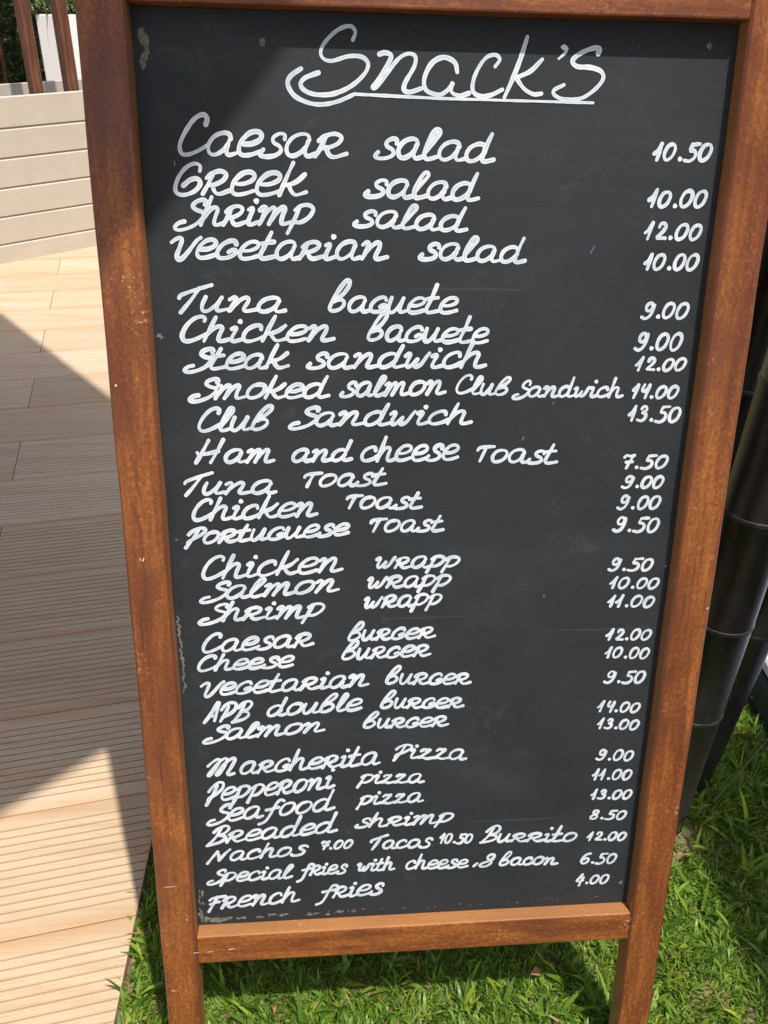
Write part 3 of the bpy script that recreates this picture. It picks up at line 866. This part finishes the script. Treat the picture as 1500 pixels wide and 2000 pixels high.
for i, (ws, price) in enumerate(LINES):
    for (t, x0, y0, x1, y1, xh) in ws:
        ink = Ink()
        wd = 0.0047 if i > 3 else 0.0049
        if t[0].isdigit() or t[0] == 'I': wd = 0.0038
        elif xh < 23: wd = 0.0043
        if i == 7 and xh < 27: wd = 0.0038
        if t in ('Koast', 'pizza', 'Pizza', 'WRapp', 'buRGeR', 'UuRGeR'): wd = 0.0043
        word(ink, t, x0, y0, x1, y1, xh, wd, 0.22 if t[-1].isdigit() else 0.20, 0.02, 1.14 * ASC.get(t, 0.68))
        ink.build('written_word', 'handwritten word ' + ''.join(SAY.get(c, c) for c in t))
    ink = Ink()
    t, x0, y0, x1, y1, xh = price
    word(ink, t, x0, y0, x1, y1, xh, 0.0039 + 0.0003 * (i < 6), 0.20)
    ink.build('price', 'price ' + ''.join(SAY.get(c, c) for c in t))

# ---- wear: chipped paint and scratches -------------------------------------
def blob(mb, cx, cy, rx, ry, z, ang=0.0, n=11, seed=0):
    r = random.Random(seed); b = len(mb.v)
    mb.v.append((cx, cy, z))
    for k in range(n):
        t = 2 * math.pi * k / n; q = r.uniform(0.55, 1.15)
        x, y = rx * q * math.cos(t), ry * q * math.sin(t)
        mb.v.append((cx + x * math.cos(ang) - y * math.sin(ang), cy + x * math.sin(ang) + y * math.cos(ang), z))
    for k in range(n): mb.f.append((b, b + 1 + k, b + 1 + (k + 1) % n))
chips = MB()
zc = -DEP + 0.00015
sd = 0
def chip(px, py, rx, ry, ang=0.0):
    global sd
    sd += 1
    x, y = bp(px, py)
    blob(chips, x, y, rx, ry, zc + (sd % 5) * 1e-5, ang, 11, sd)
for px, py, rx, ry, a in ((276,66,.0045,.007,0),(281,78,.005,.009,.3),(286,94,.0035,.009,0),(284,108,.004,.008,-.3),(279,124,.0035,.006,0),
                          (512,82,.0035,.005,.2),(1386,90,.0045,.005,.6),(311,655,.0035,.0028,.2),(316,659,.003,.002,.8),(345,1054,.002,.0015,0),
                          (1300,1106,.0016,.0022,0),(1212,1723,.0034,.0036,0),(1062,1165,.0014,.0022,0),(1157,488,.0008,.006,-.5),
                          (1022,856,.0014,.003,-.5),(1081,788,.0012,.0026,0),(341,320,.0008,.004,0),(352,344,.0012,.0012,0)):
    chip(px, py, rx, ry, a)
rr = random.Random(3)
for i in range(30):                       # worn left edge, about two thirds down
    t = i / 29
    chip(348 + t * 13 + rr.uniform(-2.5, 2.5), 1205 + t * 145, rr.uniform(.0008, .0024), rr.uniform(.0015, .004), 0)
for i in range(26):                       # bare band along the foot of the board
    px = 402 + rr.random() ** 1.8 * 300; py = 1800 - (px - 402) * 0.055 + rr.uniform(-4, 2)
    chip(px, py - 3, rr.uniform(.002, .007), rr.uniform(.001, .0035), 0.06)
for i in range(8):
    chip(rr.uniform(402, 430), 1797 + rr.uniform(-3, 3), rr.uniform(.004, .008), rr.uniform(.002, .0035), 0.06)
for i in range(22):
    px = rr.uniform(640, 1200); py = 1800 - (px - 402) * 0.0565 - 3 + rr.uniform(-3, 3)
    chip(px, py - 2, rr.uniform(.0008, .0028), rr.uniform(.0006, .0014), 0.06)
for i in range(16):
    chip(rr.uniform(388, 398), rr.uniform(1740, 1800), rr.uniform(.0008, .002), rr.uniform(.002, .006), 0.1)
tag(chips.build('worn_patches', M_CHIP, board), kind='stuff')
scr = MB()
def scratch(px, py, L, w, ang=0.0):
    d = RIGHT * ((px - 750.0) / FPX) + DOWN * ((py - 1000.0) / FPX) + FWD
    d = RL @ d; k = (0.0006 - CL.z) / d.z
    blob(scr, CL.x + k * d.x, CL.y + k * d.y, L, w, 0.0007, ang, 8, int(px))
for q in ((384,1861,.005,.0007,.05),(411,1859,.007,.0008,.08),(452,1854,.007,.0009,.05),(340,1935,.006,.0007,.03),(335,1732,.012,.0006,.03),(280,1093,.001,.003,-.3),
          (274,1092,.0008,.003,-.2),(226,753,.0018,.0018,0),(340,1962,.001,.001,0),(365,1797,.0009,.002,0),(290,1000,.0009,.0009,0),(1382,1188,.0022,.001,.8)):
    scratch(*q)
tag(scr.build('scratches', M_SCRATCH, sign), kind='stuff')

# ------------------------------------------------------------------ cream board planter with its posts
PA = Vector((-1.86449, 4.32760, 0)); PD = Vector((0.78734, 0.61652, 0)); PN = Vector((-0.61652, 0.78734, 0))
def pl(u, v, z): return PA + PD * u + PN * v + Vector((0, 0, z))
planter = empty('planter', PA)
planter.rotation_euler = (0, 0, math.atan2(PD.y, PD.x))
tag(planter, 'long planter clad in cream painted horizontal boards at the back of the deck', 'planter')
U0, U1 = -2.6, 2.0
zb = [-0.04, 0.104, 0.2485, 0.396, 0.5455, 0.6915, 0.839]
for i in range(6):
    z0, z1 = zb[i], zb[i + 1]
    m = MB()
    n0 = len(m.v)
    sec = [(0.0, z0 + 0.002), (0.0, z1 - 0.014), (0.010, z1 - 0.004), (0.010, z1 - 0.001), (0.024, z1 - 0.001), (0.024, z0 + 0.001), (0.012, z0 + 0.001)]
    if i == 5: sec = [(0.0, z0 + 0.002), (0.0, z1 - 0.004), (0.004, z1), (0.022, z1), (0.024, z1 - 0.002), (0.024, z0 + 0.001), (0.012, z0 + 0.001)]
    for u in (U0, U1): m.v += [(u, v, z) for v, z in sec]
    k = len(sec)
    for j in range(k): m.f.append((j, (j + 1) % k, k + (j + 1) % k, k + j))
    m.f.append(tuple(range(k))[::-1]); m.f.append(tuple(range(k, 2 * k)))
    m.build('board', M_CREAM, planter)
    m = MB(); m.box((U0, 0.475, z0 + 0.002), (U1, 0.497, z1 - (0.0 if i == 5 else 0.002))); m.build('board', M_CREAM, planter, 0.003)
for u in (U0, U1 - 0.022):
    m = MB(); m.box((u, 0.0245, -0.04), (u + 0.022, 0.4745, 0.83)); m.build('end_panel', M_CREAM, planter, 0.002)
m = MB(); m.box((U0 + 0.023, 0.026, 0.3), (U1 - 0.023, 0.473, 0.62)); m.build('soil_bed', M_PSOIL, planter)
def post(u, v, s, label):
    o = empty('wooden_post', tuple(pl(u, v, 0.60)))
    o.rotation_euler = (0, 0, math.atan2(PD.y, PD.x) + 0.1)
    m = MB(); m.box((-s, -s, 0.0), (s, s, 2.1)); m.build('shaft', M_POST, o, 0.006, seg=3)
    tag(o, label, 'post', 'brown posts standing in the planter')
post(0.410, 0.070, 0.030, 'left brown wooden post rising from the cream planter')
post(0.609, 0.070, 0.032, 'right brown wooden post rising from the cream planter beside the menu board')

# ------------------------------------------------------------------ hedge, white wall, trailing plants
def leaf_cloud(name, n, fn, size, tints, parent, mat=M_LEAF, narrow=0.45, seed=0):
    r = np.random.default_rng(seed)
    P = fn(r, n)
    n = len(P)
    L = r.uniform(0.6, 1.3, n) * size
    tint = np.array(tints)[r.integers(0, len(tints), n)] * r.uniform(0.7, 1.25, n)[:, None]
    return blades(name, P, L, L * narrow, r.uniform(0, 6.28, n), r.uniform(0.2, 2.2, n), r.uniform(0, 0.9, n), tint, mat, parent)

hedge = empty('hedge', (-3.6, 7.8, -0.07))
tag(hedge, 'dense dark green hedge behind the cream planter, left of the white wall', 'hedge')
def hedge_pts(r, n):
    P = np.stack([r.uniform(-3.6, 1.30, n), r.uniform(-0.55, 1.3, n), r.uniform(0, 2.4, n)], 1)
    b = hash_noise(P[:, 0], P[:, 2], 5.0, 4)
    return P[(P[:, 1] > -0.30 - 0.3 * b)]
leaf_cloud('foliage', 30000, hedge_pts, 0.055, [(0.025, 0.05, 0.012), (0.04, 0.075, 0.018), (0.055, 0.085, 0.02), (0.10, 0.11, 0.03), (0.03, 0.045, 0.015)], hedge, seed=5, narrow=0.55)
m = MB()
for k in range(9):
    x = -3.2 + k * 0.5
    tube(m, [(x, 0.3, 0), (x + 0.05, 0.25, 0.8), (x - 0.05, 0.35, 2.0)], [0.03, 0.022, 0.01], 7)
m.build('stem', M_POST, hedge)
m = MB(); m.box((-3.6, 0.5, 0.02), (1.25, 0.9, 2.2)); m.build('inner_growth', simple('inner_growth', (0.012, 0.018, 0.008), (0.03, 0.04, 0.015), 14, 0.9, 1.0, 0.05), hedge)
# orange blossoms low in the hedge
leaf_cloud('blossom', 60, lambda r, n: np.stack([r.uniform(0.55, 1.02, n), r.uniform(-0.62, -0.5, n), r.uniform(0.50, 0.80, n)], 1)[r.uniform(0, 1, n) < 0.7], 0.035, [(0.55, 0.25, 0.08), (0.6, 0.4, 0.15)], hedge, seed=9, narrow=0.8)

wall = empty('garden_wall', (-2.26, 7.45, -0.07))
tag(wall, 'low white rendered garden wall with plants spilling over its top', 'wall')
m = MB(); m.quadbox([(0, 0, 0), (0.17, -0.06, 0), (0.17, 1.0, 0), (0, 1.0, 0), (0, 0, 1.115), (0.17, -0.06, 1.115), (0.17, 1.0, 1.115), (0, 1.0, 1.115)])
m.build('wall_face', M_WHITEWALL, wall, 0.006)
m = MB(); m.quadbox([(0.172, -0.058, 0), (5.0, 1.5, 0), (5.0, 2.4, 0), (0.172, 1.0, 0), (0.172, -0.058, 1.115), (5.0, 1.5, 1.115), (5.0, 2.4, 1.115), (0.172, 1.0, 1.115)])
m.build('wall_face', M_WHITEWALL, wall, 0.006)
def wall_plant(x, y, n, seed, label, hang=0.0):
    o = empty('trailing_shrub', (x, y, 1.03))
    tag(o, label, 'plant', 'plants on top of the white wall')
    def pts(r, k):
        a = r.uniform(0, 6.28, k); q = np.sqrt(r.uniform(0, 1, k)) * 0.26
        z = r.uniform(0.0, 0.30, k) * (1.1 - q / 0.3)
        return np.stack([q * np.cos(a), q * np.sin(a) * 0.7, z], 1)
    leaf_cloud('foliage', n, pts, 0.08, [(0.14, 0.20, 0.09), (0.20, 0.27, 0.10), (0.17, 0.22, 0.13), (0.30, 0.33, 0.12)], o, seed=seed, narrow=0.2)
    m = MB(); r = random.Random(seed)
    for k in range(5):
        a = r.uniform(-1, 1) * 0.2
        tube(m, [(a * 0.4, 0, 0), (a, -0.1, 0.07), (a * 1.1, -0.24 - hang, 0.02), (a * 1.15, -0.25 - hang, -0.05 - 0.08 * r.random())], [0.004, 0.003, 0.003, 0.001], 5)
    m.build('stem', M_POST, o)
wall_plant(-2.16, 7.62, 900, 21, 'leftmost pale green shrub on the white wall, between the two brown posts')
wall_plant(-1.88, 7.70, 900, 22, 'pale green shrub on the white wall just right of the right brown post')
wall_plant(-1.50, 7.85, 900, 23, 'pale green shrub on the white wall hidden behind the board frame')

# ------------------------------------------------------------------ black bamboo poles
def bamboo(foot, right, lean, r, H, rings, label):
    o = empty('bamboo_pole', (foot[0], foot[1], -0.03))
    tag(o, label, 'bamboo pole', 'black bamboo poles beside the menu board')
    m = MB(); pts = []; rad = []
    zs = [0.0]
    rings = sorted(rings)
    allr = list(rings)
    step = rings[-1] - rings[-2] if len(rings) > 1 else 0.26
    z = rings[-1] + step
    while z < H: allr.append(z); z += step
    prev = 0.0
    for q in allr:
        for t, b in ((0.0, 0.005), (0.03, 0.0), (0.5, -0.0015), (0.97, 0.0)):
            zz = prev + (q - prev) * t
            pts.append((right[0] * lean * zz, right[1] * lean * zz, zz)); rad.append(r + b * 0.35)
        prev = q
    pts.append((right[0] * lean * H, right[1] * lean * H, H)); rad.append(r)
    tube(m, pts, rad, 28); m.build('culm', M_BAMBOO, o, smooth=True)
    for q in allr:
        m = MB(); pr = [(-0.004, 0.0002), (-0.0015, 0.0016), (0.0, 0.0020), (0.0015, 0.0010), (0.003, 0.0014), (0.006, 0.0002)]
        tube(m, [(right[0] * lean * (q + a), right[1] * lean * (q + a), q + a) for a, b in pr], [r + b for a, b in pr], 28)
        m.build('node_ring', M_RING, o, smooth=True)
    return o
bamboo((0.581, 0.494), (0.83, -0.558), 0.015, 0.055, 2.7, [0.06, 0.332, 0.556, 0.785], 'thick black bamboo pole nearest the right edge of the board frame')
bamboo((0.686, 0.587), (0.822, -0.569), 0.065, 0.042, 2.7, [0.12, 0.462, 0.72], 'slimmer black bamboo pole leaning out to the right of the thick one')
bamboo((0.607, 0.678), (0.86, -0.51), 0.010, 0.050, 2.7, [0.12, 0.37, 0.64, 0.93], 'black bamboo pole mostly hidden behind the board frame, seen at its upper right')

# ------------------------------------------------------------------ daybed at the right edge
M_DARKBASE = simple('charcoal_weave', (0.012, 0.013, 0.017), (0.025, 0.026, 0.032), 200, 0.6, 0.5, 0.002)
M_CUSHION = simple('pale_grey_fabric', (0.62, 0.63, 0.66), (0.70, 0.71, 0.74), 120, 0.9, 0.4, 0.002)
bed = empty('daybed', (0.895, 0.30, -0.02))
bed.rotation_euler = (0, 0, math.radians(-2))
tag(bed, 'low charcoal daybed with a thin pale grey mattress on the lawn behind the bamboo poles', 'daybed')
m = MB(); m.box((0, 0, 0.0), (0.85, 1.75, 0.105)); m.build('base', M_DARKBASE, bed, 0.012)
m = MB(); m.box((0.008, 0.008, 0.1055), (0.842, 1.742, 0.150)); m.build('mattress', M_CUSHION, bed, 0.018, seg=4)

# ------------------------------------------------------------------ shade givers outside the picture
M_CANVAS = simple('parasol_canvas', (0.62, 0.58, 0.50), (0.70, 0.66, 0.58), 60, 0.9, 0.3, 0.002)
def up_sun(x, y, hgt):
    k = hgt / SUN.z
    return Vector((x, y, 0)) + SUN * k
PH = 2.35
corner = up_sun(-0.00373, 1.26442, PH)
e1 = Vector((-0.58323, 0.81231, 0)); e2 = Vector((-0.74805, -0.66365, 0))
S1 = 2.8
par = empty('parasol', (0, 0, 0))
tag(par, 'square canvas parasol shading the deck, outside the picture to the left', 'parasol')
c4 = [corner, corner + e2 * S1, corner + e2 * S1 + e1 * S1, corner + e1 * S1]
ctr = sum(c4, Vector()) / 4
par.location = (ctr.x, ctr.y, 0)
ap = Vector((0, 0, PH + 0.55))
for i in range(4):
    a = c4[i] - Vector((ctr.x, ctr.y, 0)); b = c4[(i + 1) % 4] - Vector((ctr.x, ctr.y, 0))
    lo = Vector((0, 0, 0.006))
    mm = MB(); mm.v = [tuple(a), tuple(b), tuple(ap), tuple(a - lo), tuple(b - lo), tuple(ap - lo)]
    mm.f = [(0, 1, 2), (5, 4, 3), (0, 3, 4, 1), (1, 4, 5, 2), (2, 5, 3, 0)]
    mm.build('canopy_panel', M_CANVAS, par)
    mm = MB(); tube(mm, [tuple(ap - Vector((0, 0, 0.05))), tuple(a + Vector((0, 0, -0.03)))], [0.012, 0.010], 8); mm.build('rib', M_POST, par)
mm = MB(); tube(mm, [(0, 0, 0), (0, 0, PH + 0.6)], [0.026, 0.026], 14); mm.build('pole', M_POST, par, smooth=False)
mm = MB(); mm.box((-0.3, -0.3, 0.001), (0.3, 0.3, 0.07)); mm.build('base', M_JOIST, par, 0.01)

# unseen bamboo roof added on the right to throw shade on the lawn
roof_obj = empty('shade_roof', (1.3, -0.5, 0))
tag(roof_obj, 'unseen dark bamboo roof added on the right to shade the lawn', 'shade_roof')
PR = 2.3
edge = up_sun(0.632, 0.2, PR)
x_edge = edge.x
slat = None
for k in range(33):
    mm = MB()
    xx = x_edge + 0.03 + k * 0.118
    if slat is None:
        tube(mm, [(0, -4.2, 0), (0, -0.64, 0)], [0.032, 0.032], 8)
        slat = mm.build('roof_cane', M_BAMBOO, roof_obj)
        slat.location = (xx - 1.3, 0.5, PR)
    else:
        o = slat.copy(); COL.objects.link(o); o.parent = roof_obj; o.location = (xx - 1.3, 0.5, PR)
mm = MB()
rr = random.Random(12)
# matting laid over the canes, with small holes
yy = -3.6
nx, ny = 78, 54
for i in range(nx):
    for j in range(ny):
        if rr.random() < 0.012: continue
        x0 = x_edge - 1.3 + i * 0.05; y0 = -3.36 + j * 0.06 + 0.5
        b = len(mm.v)
        mm.v += [(x0, y0, PR + 0.04), (x0 + 0.05, y0, PR + 0.04), (x0 + 0.05, y0 + 0.06, PR + 0.04), (x0, y0 + 0.06, PR + 0.04)]
        mm.f.append((b, b + 1, b + 2, b + 3))
mm.build('roof_matting', M_JOIST, roof_obj)
for (x, y) in ((x_edge + 0.3, -3.4), (x_edge + 0.3, -0.2), (x_edge + 2.1, -3.4), (x_edge + 2.1, -0.2)):
    mm = MB(); tube(mm, [(x - 1.3, y + 0.5, -0.05), (x - 1.3, y + 0.5, PR - 0.03)], [0.05, 0.05], 14); mm.build('upright', M_BAMBOO, roof_obj)
for y in (-3.4, -0.2):
    mm = MB(); tube(mm, [(x_edge - 1.3, y + 0.5, PR - 0.07), (x_edge + 2.3 - 1.3, y + 0.5, PR - 0.07)], [0.04, 0.04], 12); mm.build('beam', M_BAMBOO, roof_obj)
